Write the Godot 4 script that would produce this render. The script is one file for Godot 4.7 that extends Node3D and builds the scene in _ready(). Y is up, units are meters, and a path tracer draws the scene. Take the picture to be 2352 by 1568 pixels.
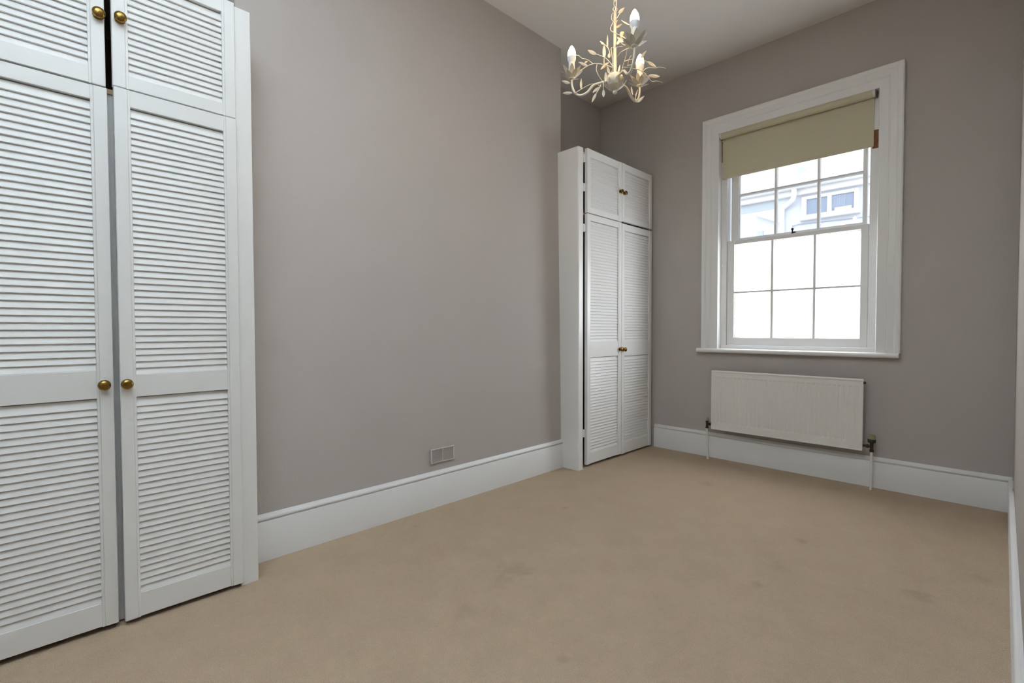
extends Node3D

# ---------- materials ----------
var M := {}
var used_names := {}

func paint(c: Color, rough := 0.6, metal := 0.0, spec := 0.5) -> StandardMaterial3D:
	var m := StandardMaterial3D.new()
	m.albedo_color = c
	m.roughness = rough
	m.metallic = metal
	m.metallic_specular = spec
	return m

func noise_tex(freq: float, size: int, oct: int, seed_n: int, normal := false, bump := 4.0, ramp: Gradient = null) -> NoiseTexture2D:
	var n := FastNoiseLite.new()
	n.seed = seed_n
	n.noise_type = FastNoiseLite.TYPE_SIMPLEX_SMOOTH
	n.frequency = freq
	n.fractal_octaves = oct
	var t := NoiseTexture2D.new()
	t.width = size
	t.height = size
	t.seamless = true
	t.as_normal_map = normal
	t.bump_strength = bump
	if ramp:
		t.color_ramp = ramp
	t.noise = n
	return t

func two(a: Color, b: Color) -> Gradient:
	var g := Gradient.new()
	g.set_color(0, a)
	g.set_color(1, b)
	return g

func relief(m: StandardMaterial3D, tex: Texture2D, per_metre: float, depth_cm: float) -> void:
	m.uv1_triplanar = true
	m.uv1_world_triplanar = true
	m.uv1_scale = Vector3.ONE * per_metre
	m.heightmap_enabled = true
	m.heightmap_texture = tex
	m.heightmap_scale = depth_cm

func carpet_patches() -> ImageTexture:
	# wear and stains seen on the carpet, over the whole room, multiplied on the pile's colour
	var w := 384
	var h := 704
	var im := Image.create(w, h, false, Image.FORMAT_RGB8)
	var n := FastNoiseLite.new()
	n.seed = 11
	n.frequency = 0.035
	n.fractal_octaves = 4
	var f := FastNoiseLite.new()
	f.seed = 23
	f.frequency = 0.22
	# x, z of each stain in metres, radius, strength
	var stains := [Vector4(-1.52, -1.62, 0.085, 0.14), Vector4(-1.50, -1.50, 0.06, 0.10), Vector4(-1.43, -1.25, 0.055, 0.11), Vector4(-0.71, -2.23, 0.03, 0.17), Vector4(-0.71, -2.81, 0.035, 0.16), Vector4(-0.70, -2.45, 0.06, 0.07), Vector4(-0.22, -2.59, 0.055, 0.14), Vector4(-1.44, -3.35, 0.06, 0.13), Vector4(-2.25, -1.57, 0.03, 0.12), Vector4(-1.84, -2.33, 0.025, 0.12), Vector4(-0.99, -1.32, 0.025, 0.12), Vector4(-0.05, -2.93, 0.05, 0.1)]
	for y in h:
		for x in w:
			var p := Vector2(-2.9 + 3.0 * (x + 0.5) / w, -4.3 + 5.5 * (y + 0.5) / h)
			var v := 0.95 + 0.022 * n.get_noise_2d(x, y) + 0.018 * f.get_noise_2d(x, y)
			for s in stains:
				var d: float = p.distance_to(Vector2(s.x, s.y)) / s.z
				if d < 1.6:
					v -= 0.42 * s.w * clampf(1.15 - d + 0.7 * f.get_noise_2d(x * 0.6, y * 0.6 + 40.0), 0.0, 1.0)
			im.set_pixel(x, y, Color(v, v * (0.995 + 0.01 * n.get_noise_2d(x + 500, y)), v * (0.992 + 0.012 * n.get_noise_2d(x, y + 700))))
	return ImageTexture.create_from_image(im)

func make_materials() -> void:
	M.wall = paint(Color8(180, 172, 166), 0.85, 0.0, 0.3)
	relief(M.wall, noise_tex(0.06, 512, 3, 4), 3.0, 0.055)
	M.ceiling = paint(Color8(226, 222, 217), 0.9, 0.0, 0.3)
	M.gloss = paint(Color8(236, 235, 232), 0.34)
	M.trim = paint(Color8(234, 233, 231), 0.42)
	M.steel_white = paint(Color8(232, 230, 225), 0.32)
	M.carpet = paint(Color8(217, 193, 166), 0.95, 0.0, 0.2)
	M.carpet.albedo_texture = noise_tex(0.26, 1024, 2, 5, false, 4.0, two(Color(0.78, 0.77, 0.75), Color(1.06, 1.06, 1.06)))
	M.carpet.albedo_texture.seamless = false
	M.carpet.heightmap_enabled = true
	M.carpet.heightmap_texture = noise_tex(0.22, 1024, 2, 6)
	M.carpet.heightmap_texture.seamless = false
	M.carpet.heightmap_scale = 0.5
	M.carpet.uv1_scale = Vector3(1.3, 1.3, 1)
	M.carpet.detail_enabled = true
	M.carpet.detail_blend_mode = BaseMaterial3D.BLEND_MODE_MUL
	M.carpet.detail_uv_layer = BaseMaterial3D.DETAIL_UV_2
	M.carpet.detail_albedo = carpet_patches()
	M.carpet.rim_enabled = true
	M.carpet.rim = 0.25
	M.carpet.rim_tint = 0.6
	M.brass = paint(Color8(134, 106, 55), 0.3, 1.0)
	M.brass.roughness_texture = noise_tex(0.05, 128, 3, 31, false, 1.0, two(Color(0.55, 0.55, 0.55), Color(1, 1, 1)))
	M.brass.uv1_triplanar = true
	M.brass.uv1_scale = Vector3.ONE * 12.0
	M.old_brass = paint(Color8(120, 96, 62), 0.35, 1.0)
	M.cream_metal = paint(Color8(204, 197, 179), 0.45)
	M.candle = paint(Color8(232, 228, 216), 0.5)
	M.bulb_collar = paint(Color8(226, 228, 232), 0.35)
	M.bulb = paint(Color8(255, 250, 240), 0.3)
	M.bulb.emission_enabled = true
	M.bulb.emission = Color8(255, 238, 205)
	M.bulb.emission_energy_multiplier = 4.0
	M.blind = paint(Color8(198, 190, 163), 0.9, 0.0, 0.2)
	M.blind.backlight_enabled = true
	M.blind.backlight = Color(0.12, 0.115, 0.09)
	M.blind_metal = paint(Color8(120, 112, 96), 0.45, 0.6)
	M.bare_wood = paint(Color8(150, 96, 52), 0.7)
	M.bare_wood.albedo_texture = noise_tex(0.03, 256, 3, 51, false, 1.0, two(Color(0.6, 0.55, 0.5), Color(1, 1, 1)))
	M.bare_wood.uv1_triplanar = true
	M.bare_wood.uv1_scale = Vector3(20, 3, 20)
	M.frost = paint(Color8(240, 245, 246), 0.6)
	M.frost.emission_enabled = true
	M.frost.emission = Color8(246, 252, 255)
	M.frost.emission_energy_multiplier = 1.15
	M.pane = paint(Color(1, 1, 1, 0.06), 0.02)
	M.pane.transparency = BaseMaterial3D.TRANSPARENCY_ALPHA
	M.black_metal = paint(Color8(38, 36, 34), 0.45, 0.4)
	M.valve_dark = paint(Color8(52, 44, 38), 0.5, 0.5)
	M.valve_cap = paint(Color8(150, 152, 150), 0.4)
	M.valve_olive = paint(Color8(136, 134, 100), 0.4)
	M.black_plastic = paint(Color8(26, 25, 24), 0.5)
	M.vent = paint(Color8(196, 188, 182), 0.6)
	M.vent_dark = paint(Color8(112, 104, 98), 0.9)
	M.inside = paint(Color8(172, 148, 118), 0.9)
	M.ply = paint(Color8(172, 148, 118), 0.9)
	M.plaster = paint(Color8(214, 212, 206), 0.9)
	M.render_blue = paint(Color8(214, 220, 228), 0.9)
	M.render_grey = paint(Color8(186, 197, 203), 0.9)
	M.upvc = paint(Color8(240, 240, 240), 0.4)
	M.slate = paint(Color8(206, 208, 212), 0.8)
	M.dark_glass = paint(Color8(138, 152, 172), 0.12)
	M.net = paint(Color8(172, 184, 202), 0.9)
	M.peach = paint(Color8(226, 204, 184), 0.8)
	M.waste = paint(Color8(240, 228, 210), 0.5)
	M.cable = paint(Color8(176, 184, 196), 0.6)
	M.paving = paint(Color8(170, 170, 168), 0.95)
	M.unseen_lamp_glow = paint(Color8(250, 252, 255), 0.5)
	M.unseen_lamp_glow.emission_enabled = true
	M.unseen_lamp_glow.emission = Color8(238, 246, 255)
	M.unseen_lamp_glow.emission_energy_multiplier = 3.0

# ---------- shape helpers ----------
func begin() -> SurfaceTool:
	var st := SurfaceTool.new()
	st.begin(Mesh.PRIMITIVE_TRIANGLES)
	return st

func tri(st: SurfaceTool, a: Vector3, b: Vector3, c: Vector3, na: Vector3, nb: Vector3, nc: Vector3) -> void:
	if (b - a).cross(c - a).dot(na + nb + nc) > 0.0:
		st.set_normal(na); st.add_vertex(a)
		st.set_normal(nc); st.add_vertex(c)
		st.set_normal(nb); st.add_vertex(b)
	else:
		st.set_normal(na); st.add_vertex(a)
		st.set_normal(nb); st.add_vertex(b)
		st.set_normal(nc); st.add_vertex(c)

func flat(st: SurfaceTool, pts: Array, n: Vector3) -> void:
	for i in range(1, pts.size() - 1):
		tri(st, pts[0], pts[i], pts[i + 1], n, n, n)

func flat_auto(st: SurfaceTool, pts: Array, inside: Vector3) -> void:
	var n: Vector3 = (pts[1] - pts[0]).cross(pts[2] - pts[0]).normalized()
	if n.length() < 0.5 and pts.size() > 3:
		n = (pts[2] - pts[0]).cross(pts[3] - pts[0]).normalized()
	if n.dot(pts[0] - inside) < 0.0:
		n = -n
	flat(st, pts, n)

# box between two corners with chamfered edges
func box(st: SurfaceTool, a: Vector3, b: Vector3, r := 0.0015) -> void:
	var lo := Vector3(minf(a.x, b.x), minf(a.y, b.y), minf(a.z, b.z))
	var hi := Vector3(maxf(a.x, b.x), maxf(a.y, b.y), maxf(a.z, b.z))
	var c := (lo + hi) / 2.0
	var e := (hi - lo) / 2.0
	r = minf(r, minf(e.x, minf(e.y, e.z)) * 0.8)
	for ax in 3:
		var u := (ax + 1) % 3
		var v := (ax + 2) % 3
		for s in [-1.0, 1.0]:
			var n := Vector3.ZERO
			n[ax] = s
			var q := []
			for k in [[-1, -1], [1, -1], [1, 1], [-1, 1]]:
				var p := Vector3.ZERO
				p[ax] = e[ax] * s
				p[u] = (e[u] - r) * k[0]
				p[v] = (e[v] - r) * k[1]
				q.append(c + p)
			flat(st, q, n)
		if r <= 0.0:
			continue
		for su in [-1.0, 1.0]:
			for sv in [-1.0, 1.0]:
				var q := []
				for k in [[0, -1.0], [0, 1.0], [1, 1.0], [1, -1.0]]:
					var p := Vector3.ZERO
					p[ax] = (e[ax] - r) * k[1]
					p[u] = (e[u] if k[0] == 0 else e[u] - r) * su
					p[v] = (e[v] - r if k[0] == 0 else e[v]) * sv
					q.append(c + p)
				var n := Vector3.ZERO
				n[u] = su
				n[v] = sv
				flat(st, q, n.normalized())
	if r > 0.0:
		for sx in [-1.0, 1.0]:
			for sy in [-1.0, 1.0]:
				for sz in [-1.0, 1.0]:
					var s := Vector3(sx, sy, sz)
					flat(st, [c + s * (e - Vector3(0, r, r)), c + s * (e - Vector3(r, 0, r)), c + s * (e - Vector3(r, r, 0))], s.normalized())

# a profile (closed, in the plane of u and v) carried from one end to the other
func extrude(st: SurfaceTool, prof: Array, o: Vector3, u: Vector3, v: Vector3, w: Vector3, smooth_deg := 35.0) -> void:
	var n := prof.size()
	var area := 0.0
	for i in n:
		area += prof[i].cross(prof[(i + 1) % n])
	var sign_a := 1.0 if area > 0.0 else -1.0
	var en := []
	for i in n:
		var d: Vector2 = (prof[(i + 1) % n] - prof[i]).normalized()
		en.append(Vector2(d.y, -d.x) * sign_a)
	var lim := cos(deg_to_rad(smooth_deg))
	for i in n:
		var pa: Vector2 = prof[i]
		var pb: Vector2 = prof[(i + 1) % n]
		var e0: Vector2 = en[i]
		var ep: Vector2 = en[(i + n - 1) % n]
		var ex: Vector2 = en[(i + 1) % n]
		var na2 := (e0 + ep).normalized() if e0.dot(ep) > lim else e0
		var nb2 := (e0 + ex).normalized() if e0.dot(ex) > lim else e0
		var na := u * na2.x + v * na2.y
		var nb := u * nb2.x + v * nb2.y
		var a := o + u * pa.x + v * pa.y
		var b := o + u * pb.x + v * pb.y
		tri(st, a, b, b + w, na, nb, nb)
		tri(st, a, b + w, a + w, na, nb, na)
	var idx := Geometry2D.triangulate_polygon(PackedVector2Array(prof))
	for i in range(0, idx.size(), 3):
		var t := []
		for k in 3:
			var p: Vector2 = prof[idx[i + k]]
			t.append(o + u * p.x + v * p.y)
		flat(st, t, -w.normalized())
		flat(st, [t[0] + w, t[1] + w, t[2] + w], w.normalized())

# rings of points joined side to side (closed rings), flat faces
func loft(st: SurfaceTool, rings: Array, caps := true) -> void:
	for k in rings.size() - 1:
		var A: Array = rings[k]
		var B: Array = rings[k + 1]
		var mid := Vector3.ZERO
		for p in A:
			mid += p
		for p in B:
			mid += p
		mid /= float(A.size() + B.size())
		for i in A.size():
			var j := (i + 1) % A.size()
			var n: Vector3 = (A[j] - A[i]).cross(B[i] - A[i])
			if n.length() < 1e-12:
				n = (B[j] - A[j]).cross(B[i] - A[j])
			if n.length() < 1e-12:
				continue
			n = n.normalized()
			if n.dot((A[i] + B[j]) / 2.0 - mid) < 0.0:
				n = -n
			tri(st, A[i], A[j], B[j], n, n, n)
			tri(st, A[i], B[j], B[i], n, n, n)
	if caps:
		for k in [0, rings.size() - 1]:
			var R: Array = rings[k]
			var o: Array = rings[1 if k == 0 else rings.size() - 2]
			var d: Vector3 = R[0] - o[0]
			var n: Vector3 = (R[1] - R[0]).cross(R[2] - R[0])
			if n.length() < 1e-12:
				continue
			n = n.normalized()
			if n.dot(d) < 0.0:
				n = -n
			flat(st, R, n)

func frame_for(axis: Vector3) -> Array:
	var a := axis.normalized()
	var u := a.cross(Vector3.UP if absf(a.y) < 0.9 else Vector3.RIGHT).normalized()
	return [u, a.cross(u).normalized()]

# a turned shape: prof holds (distance along the axis, radius)
func lathe(st: SurfaceTool, prof: Array, o: Vector3, axis: Vector3, seg := 24, smooth_deg := 40.0) -> void:
	var a := axis.normalized()
	var fr := frame_for(a)
	var n := prof.size()
	var en := []
	for i in n - 1:
		var d: Vector2 = (prof[i + 1] - prof[i]).normalized()
		en.append(Vector2(-d.y, d.x))
	var lim := cos(deg_to_rad(smooth_deg))
	for i in n - 1:
		var e0: Vector2 = en[i]
		var na2 := e0
		var nb2 := e0
		if i > 0 and e0.dot(en[i - 1]) > lim:
			na2 = (e0 + en[i - 1]).normalized()
		if i < n - 2 and e0.dot(en[i + 1]) > lim:
			nb2 = (e0 + en[i + 1]).normalized()
		for k in seg:
			var t0 := TAU * k / seg
			var t1 := TAU * (k + 1) / seg
			var r0: Vector3 = fr[0] * cos(t0) + fr[1] * sin(t0)
			var r1: Vector3 = fr[0] * cos(t1) + fr[1] * sin(t1)
			var pa: Vector2 = prof[i]
			var pb: Vector2 = prof[i + 1]
			var A0 := o + a * pa.x + r0 * pa.y
			var A1 := o + a * pa.x + r1 * pa.y
			var B0 := o + a * pb.x + r0 * pb.y
			var B1 := o + a * pb.x + r1 * pb.y
			var nA0 := a * na2.x + r0 * na2.y
			var nA1 := a * na2.x + r1 * na2.y
			var nB0 := a * nb2.x + r0 * nb2.y
			var nB1 := a * nb2.x + r1 * nb2.y
			if pa.y > 1e-6:
				tri(st, A0, A1, B1, nA0, nA1, nB1)
			if pb.y > 1e-6:
				tri(st, A0, B1, B0, nA0, nB1, nB0)

func curve(pts: Array, per := 5) -> Array:
	var out := []
	for i in pts.size() - 1:
		var p0: Vector3 = pts[maxi(i - 1, 0)]
		var p1: Vector3 = pts[i]
		var p2: Vector3 = pts[i + 1]
		var p3: Vector3 = pts[mini(i + 2, pts.size() - 1)]
		for k in per:
			out.append(p1.cubic_interpolate(p2, p0, p3, float(k) / per))
	out.append(pts[-1])
	return out

func tube(st: SurfaceTool, pts: Array, r0: float, r1 := -1.0, seg := 10) -> void:
	if r1 < 0.0:
		r1 = r0
	var n := pts.size()
	var t: Vector3 = (pts[1] - pts[0]).normalized()
	var u: Vector3 = frame_for(t)[0]
	var rings := []
	for i in n:
		var tn: Vector3 = (pts[mini(i + 1, n - 1)] - pts[maxi(i - 1, 0)]).normalized()
		u = (u - tn * u.dot(tn)).normalized()
		var v := tn.cross(u)
		var ring := []
		for k in seg:
			var th := TAU * k / seg
			ring.append(u * cos(th) + v * sin(th))
		rings.append(ring)
	for i in n - 1:
		var ra := lerpf(r0, r1, float(i) / (n - 1))
		var rb := lerpf(r0, r1, float(i + 1) / (n - 1))
		for k in seg:
			var j := (k + 1) % seg
			var A: Vector3 = pts[i] + rings[i][k] * ra
			var B: Vector3 = pts[i] + rings[i][j] * ra
			var C: Vector3 = pts[i + 1] + rings[i + 1][j] * rb
			var D: Vector3 = pts[i + 1] + rings[i + 1][k] * rb
			tri(st, A, B, C, rings[i][k], rings[i][j], rings[i + 1][j])
			tri(st, A, C, D, rings[i][k], rings[i + 1][j], rings[i + 1][k])
	for e in [0, n - 1]:
		var q := []
		var rr := r0 if e == 0 else r1
		for k in seg:
			q.append(pts[e] + rings[e][k] * rr)
		flat(st, q, ((pts[0] - pts[1]) if e == 0 else (pts[n - 1] - pts[n - 2])).normalized())

# a pressed metal leaf or petal: midline points, half widths, side direction
func blade(st: SurfaceTool, mid: Array, half: Array, side: Vector3, thick := 0.0006, fold := 0.06) -> void:
	var rings := []
	var n := mid.size()
	for i in n:
		var t: Vector3 = (mid[mini(i + 1, n - 1)] - mid[maxi(i - 1, 0)]).normalized()
		var s := (side - t * side.dot(t)).normalized()
		var up := t.cross(s).normalized()
		var w: float = half[i]
		rings.append([mid[i] + s * w + up * w * fold, mid[i] + up * thick, mid[i] - s * w + up * w * fold, mid[i] - up * thick])
	loft(st, rings)

# ---------- scene helpers ----------
func numbered(called: String) -> String:
	if not used_names.has(called):
		used_names[called] = 0
		return called
	used_names[called] += 1
	return "%s_%03d" % [called, used_names[called]]

func tag(o: Node3D, label: String, category: String, kind := "", group := "") -> Node3D:
	o.set_meta("label", label)
	o.set_meta("category", category)
	if kind:
		o.set_meta("kind", kind)
	if group:
		o.set_meta("group", group)
	return o

func part(called: String, st, m: Material, parent: Node3D, at := Vector3.ZERO) -> MeshInstance3D:
	var o := MeshInstance3D.new()
	o.mesh = st.commit() if st is SurfaceTool else st
	o.material_override = m
	o.name = called
	o.position = at
	parent.add_child(o, true)
	return o

func top(called: String, st, m: Material, at := Vector3.ZERO) -> MeshInstance3D:
	return part(numbered(called), st, m, self, at)

func thing(called: String, at := Vector3.ZERO) -> Node3D:
	var o := Node3D.new()
	o.name = numbered(called)
	o.position = at
	add_child(o, true)
	return o

func dup_part(src: MeshInstance3D, parent: Node3D, at: Vector3) -> MeshInstance3D:
	var o := MeshInstance3D.new()
	o.mesh = src.mesh
	o.material_override = src.material_override
	o.name = String(src.name).rstrip("0123456789")
	o.position = at
	parent.add_child(o, true)
	return o

# ---------- the build ----------
const X_LEFT := -2.42
const X_ALCOVE := -2.86
const X_RIGHT := 0.052
const Z_BACK := -4.055
const Z_REAR := 1.15
const H := 3.265

func _ready() -> void:
	# camera
	var cam := Camera3D.new()
	cam.name = "camera"
	cam.position = Vector3(0, 1.08, 0)
	cam.basis = Basis(Vector3.UP, deg_to_rad(45.441)) * Basis(Vector3.RIGHT, deg_to_rad(-1.440)) * Basis(Vector3.BACK, deg_to_rad(-0.1261))
	cam.fov = 70.38
	cam.near = 0.01
	cam.far = 200.0
	add_child(cam)
	cam.current = true
	# sky, exposure
	var we := WorldEnvironment.new()
	we.name = "world_environment"
	var env := Environment.new()
	env.background_mode = Environment.BG_SKY
	var sky := Sky.new()
	var sm := ProceduralSkyMaterial.new()
	sm.sky_top_color = Color8(226, 236, 250)
	sm.sky_horizon_color = Color8(240, 245, 252)
	sm.ground_bottom_color = Color8(150, 150, 150)
	sm.ground_horizon_color = Color8(200, 203, 206)
	sm.sun_angle_max = 0.0
	sky.sky_material = sm
	env.sky = sky
	env.background_energy_multiplier = 3.6
	env.tonemap_mode = Environment.TONE_MAPPER_LINEAR
	env.tonemap_exposure = 1.04
	env.sdfgi_enabled = true
	env.ssao_enabled = true
	env.ssil_enabled = true
	we.environment = env
	add_child(we)

	make_materials()
	unseen_bounce_light(Vector3(-0.50, 0, 0.70), 65.0)
	shell()
	neighbour()
	window_front()
	wardrobes()
	radiator()
	roller_blind()
	air_vent()
	chandelier()

func unseen_bounce_light(at: Vector3, energy: float) -> void:
	# unseen lamp behind the camera, stands in for flash bounced off the ceiling
	var t := thing("unseen_bounce_lamp", at)
	tag(t, "unseen lamp with an upturned bowl behind the camera standing in for bounced flash", "floor lamp")
	var st := begin()
	lathe(st, [Vector2(0, 0), Vector2(0, 0.14), Vector2(0.012, 0.14), Vector2(0.03, 0.05), Vector2(0.04, 0.0)], Vector3.ZERO, Vector3.UP)
	part("base", st, M.black_metal, t)
	st = begin()
	tube(st, [Vector3(0, 0.03, 0), Vector3(0, 1.78, 0)], 0.012)
	part("pole", st, M.black_metal, t)
	st = begin()
	lathe(st, [Vector2(1.76, 0.02), Vector2(1.78, 0.07), Vector2(1.82, 0.14), Vector2(1.87, 0.18), Vector2(1.872, 0.175), Vector2(1.825, 0.13), Vector2(1.79, 0.06), Vector2(1.785, 0.0)], Vector3.ZERO, Vector3.UP, 32)
	part("bowl", st, M.black_metal, t)
	st = begin()
	lathe(st, [Vector2(1.83, 0.0), Vector2(1.83, 0.125), Vector2(1.84, 0.125), Vector2(1.842, 0.0)], Vector3.ZERO, Vector3.UP, 32)
	part("glowing_disc", st, M.unseen_lamp_glow, t)
	var l := SpotLight3D.new()
	l.name = "unseen_bounce_spot"
	l.light_color = Color8(213, 236, 255)
	l.light_energy = energy
	l.light_size = 0.12
	l.spot_angle = 45.0
	l.spot_angle_attenuation = 1.0
	l.spot_range = 12.0
	l.spot_attenuation = 2.0
	l.shadow_enabled = true
	l.rotation_degrees.x = 90.0 - 24.0
	l.position = Vector3(0, 1.86, 0)
	t.add_child(l)

func skirting_profile(h: float) -> Array:
	return [Vector2(0, 0), Vector2(0.018, 0), Vector2(0.018, h - 0.036), Vector2(0.0165, h - 0.033), Vector2(0.0095, h - 0.0325), Vector2(0.0095, h - 0.0275), Vector2(0.0165, h - 0.0265), Vector2(0.0185, h - 0.022), Vector2(0.0175, h - 0.0165), Vector2(0.0135, h - 0.011), Vector2(0.0085, h - 0.0075), Vector2(0.0065, h - 0.003), Vector2(0.004, h), Vector2(0, h)]

func shell() -> void:
	# floor: own uv in metres, second uv over the whole room for the wear
	var st := begin()
	var x0 := -2.9
	var x1 := 0.1
	var z0 := -4.3
	var z1 := 1.4
	for t in [[0, 1, 2], [0, 2, 3]]:
		for k in t:
			var p: Vector3 = [Vector3(x0, 0, z0), Vector3(x1, 0, z0), Vector3(x1, 0, z1), Vector3(x0, 0, z1)][k]
			st.set_normal(Vector3.UP)
			st.set_uv(Vector2(p.x, p.z))
			st.set_uv2(Vector2((p.x - x0) / (x1 - x0), (p.z - z0) / (z1 - z0)))
			st.add_vertex(p)
	var fl := st.commit()
	var st2 := begin()
	box(st2, Vector3(x0, -0.2, z0), Vector3(x1, -0.004, z1), 0.0)
	var f := top("floor", fl, M.carpet)
	tag(f, "beige cut pile carpet worn and marked across the room", "floor", "structure")
	part("subfloor", st2, M.inside, f)

	st = begin()
	box(st, Vector3(-3.1, H + 0.012, z0 - 0.1), Vector3(0.3, H + 0.25, z1), 0.0)
	tag(top("ceiling", st, M.ceiling), "plain white painted ceiling", "ceiling", "structure")

	# chimney breast, a little out of plumb as the old wall is
	st = begin()
	var top_x := -2.472
	var b := [Vector3(X_ALCOVE - 0.02, -0.01, -0.66), Vector3(X_LEFT, -0.01, -0.66), Vector3(X_LEFT, -0.01, -2.926), Vector3(X_ALCOVE - 0.02, -0.01, -2.926)]
	var tp := [Vector3(X_ALCOVE - 0.02, H + 0.02, -0.672), Vector3(top_x, H + 0.02, -0.672), Vector3(top_x, H + 0.02, -2.985), Vector3(X_ALCOVE - 0.02, H + 0.02, -2.985)]
	# small radius on both front arrises
	var ring_b := []
	var ring_t := []
	for q in [[b, ring_b], [tp, ring_t]]:
		var c: Array = q[0]
		var r := 0.012
		q[1].append(c[0])
		for k in 5:
			var th := PI / 2.0 * k / 4.0
			q[1].append(c[1] + Vector3(-r + r * sin(th), 0, -r + r * cos(th)))
		for k in 5:
			var th := PI / 2.0 * k / 4.0
			q[1].append(c[2] + Vector3(-r + r * cos(th), 0, r - r * sin(th)))
		q[1].append(c[3])
	loft(st, [ring_b, ring_t])
	tag(top("wall_left", st, M.wall), "greige painted chimney breast between the two white louvred wardrobes", "wall", "structure")
	st = begin()
	box(st, Vector3(-3.05, -0.05, Z_BACK - 0.3), Vector3(X_ALCOVE, H + 0.1, z1), 0.0)
	tag(top("wall_alcove", st, M.wall), "greige alcove wall set back above the far wardrobe", "wall", "structure")

	# back wall with the window opening
	st = begin()
	var zb := Z_BACK - 0.28
	var ox0 := -1.70
	var ox1 := -0.575
	var oy0 := 0.885
	var oy1 := 2.715
	box(st, Vector3(-3.05, -0.05, zb), Vector3(ox0, H + 0.1, Z_BACK), 0.0)
	box(st, Vector3(ox1, -0.05, zb), Vector3(0.3, H + 0.1, Z_BACK), 0.0)
	box(st, Vector3(ox0, -0.05, zb), Vector3(ox1, oy0, Z_BACK), 0.0)
	box(st, Vector3(ox0, oy1, zb), Vector3(ox1, H + 0.1, Z_BACK), 0.0)
	tag(top("wall_back", st, M.wall), "greige painted wall around the sash window and radiator", "wall", "structure")
	st = begin()
	box(st, Vector3(X_RIGHT, -0.05, Z_BACK - 0.28), Vector3(0.3, H + 0.1, z1), 0.0)
	tag(top("wall_right", st, M.wall), "greige painted wall at the right edge beside the window wall", "wall", "structure")
	st = begin()
	box(st, Vector3(-3.05, -0.05, Z_REAR), Vector3(0.3, H + 0.1, Z_REAR + 0.25), 0.0)
	tag(top("wall_rear", st, M.wall), "greige painted wall behind the camera", "wall", "structure")

	# skirtings
	st = begin()
	extrude(st, skirting_profile(0.219), Vector3(X_LEFT, 0, -0.668), Vector3.RIGHT, Vector3.UP, Vector3(0, 0, -2.925 + 0.668))
	tag(top("baseboard_left", st, M.trim), "tall white moulded skirting along the chimney breast", "baseboard", "structure")
	st = begin()
	extrude(st, skirting_profile(0.209), Vector3(-2.243, 0, Z_BACK), Vector3.BACK, Vector3.UP, Vector3(2.243 + X_RIGHT, 0, 0))
	tag(top("baseboard_back", st, M.trim), "tall white moulded skirting under the window and radiator", "baseboard", "structure")
	st = begin()
	extrude(st, skirting_profile(0.207), Vector3(X_RIGHT, 0, Z_BACK + 0.01), Vector3.LEFT, Vector3.UP, Vector3(0, 0, Z_REAR - Z_BACK - 0.01))
	var br := top("baseboard_right", st, M.trim)
	tag(br, "tall white skirting with chipped top edge running along the right wall", "baseboard", "structure")
	# broken plaster just above the skirting in the corner
	st = begin()
	var rg := RandomNumberGenerator.new()
	rg.seed = 3
	var pl := []
	for k in 11:
		var th := TAU * k / 11
		pl.append(Vector2(0.05 * cos(th) * rg.randf_range(0.7, 1.2), 0.022 + 0.022 * sin(th) * rg.randf_range(0.7, 1.3)))
	extrude(st, pl, Vector3(X_RIGHT - 0.004, 0.205, -3.74), Vector3.BACK, Vector3.UP, Vector3(0.006, 0, 0))
	part("chipped_plaster", st, M.plaster, br)

func frame_member(st: SurfaceTool, a: Vector3, b: Vector3) -> void:
	box(st, a, b, 0.002)

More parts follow.
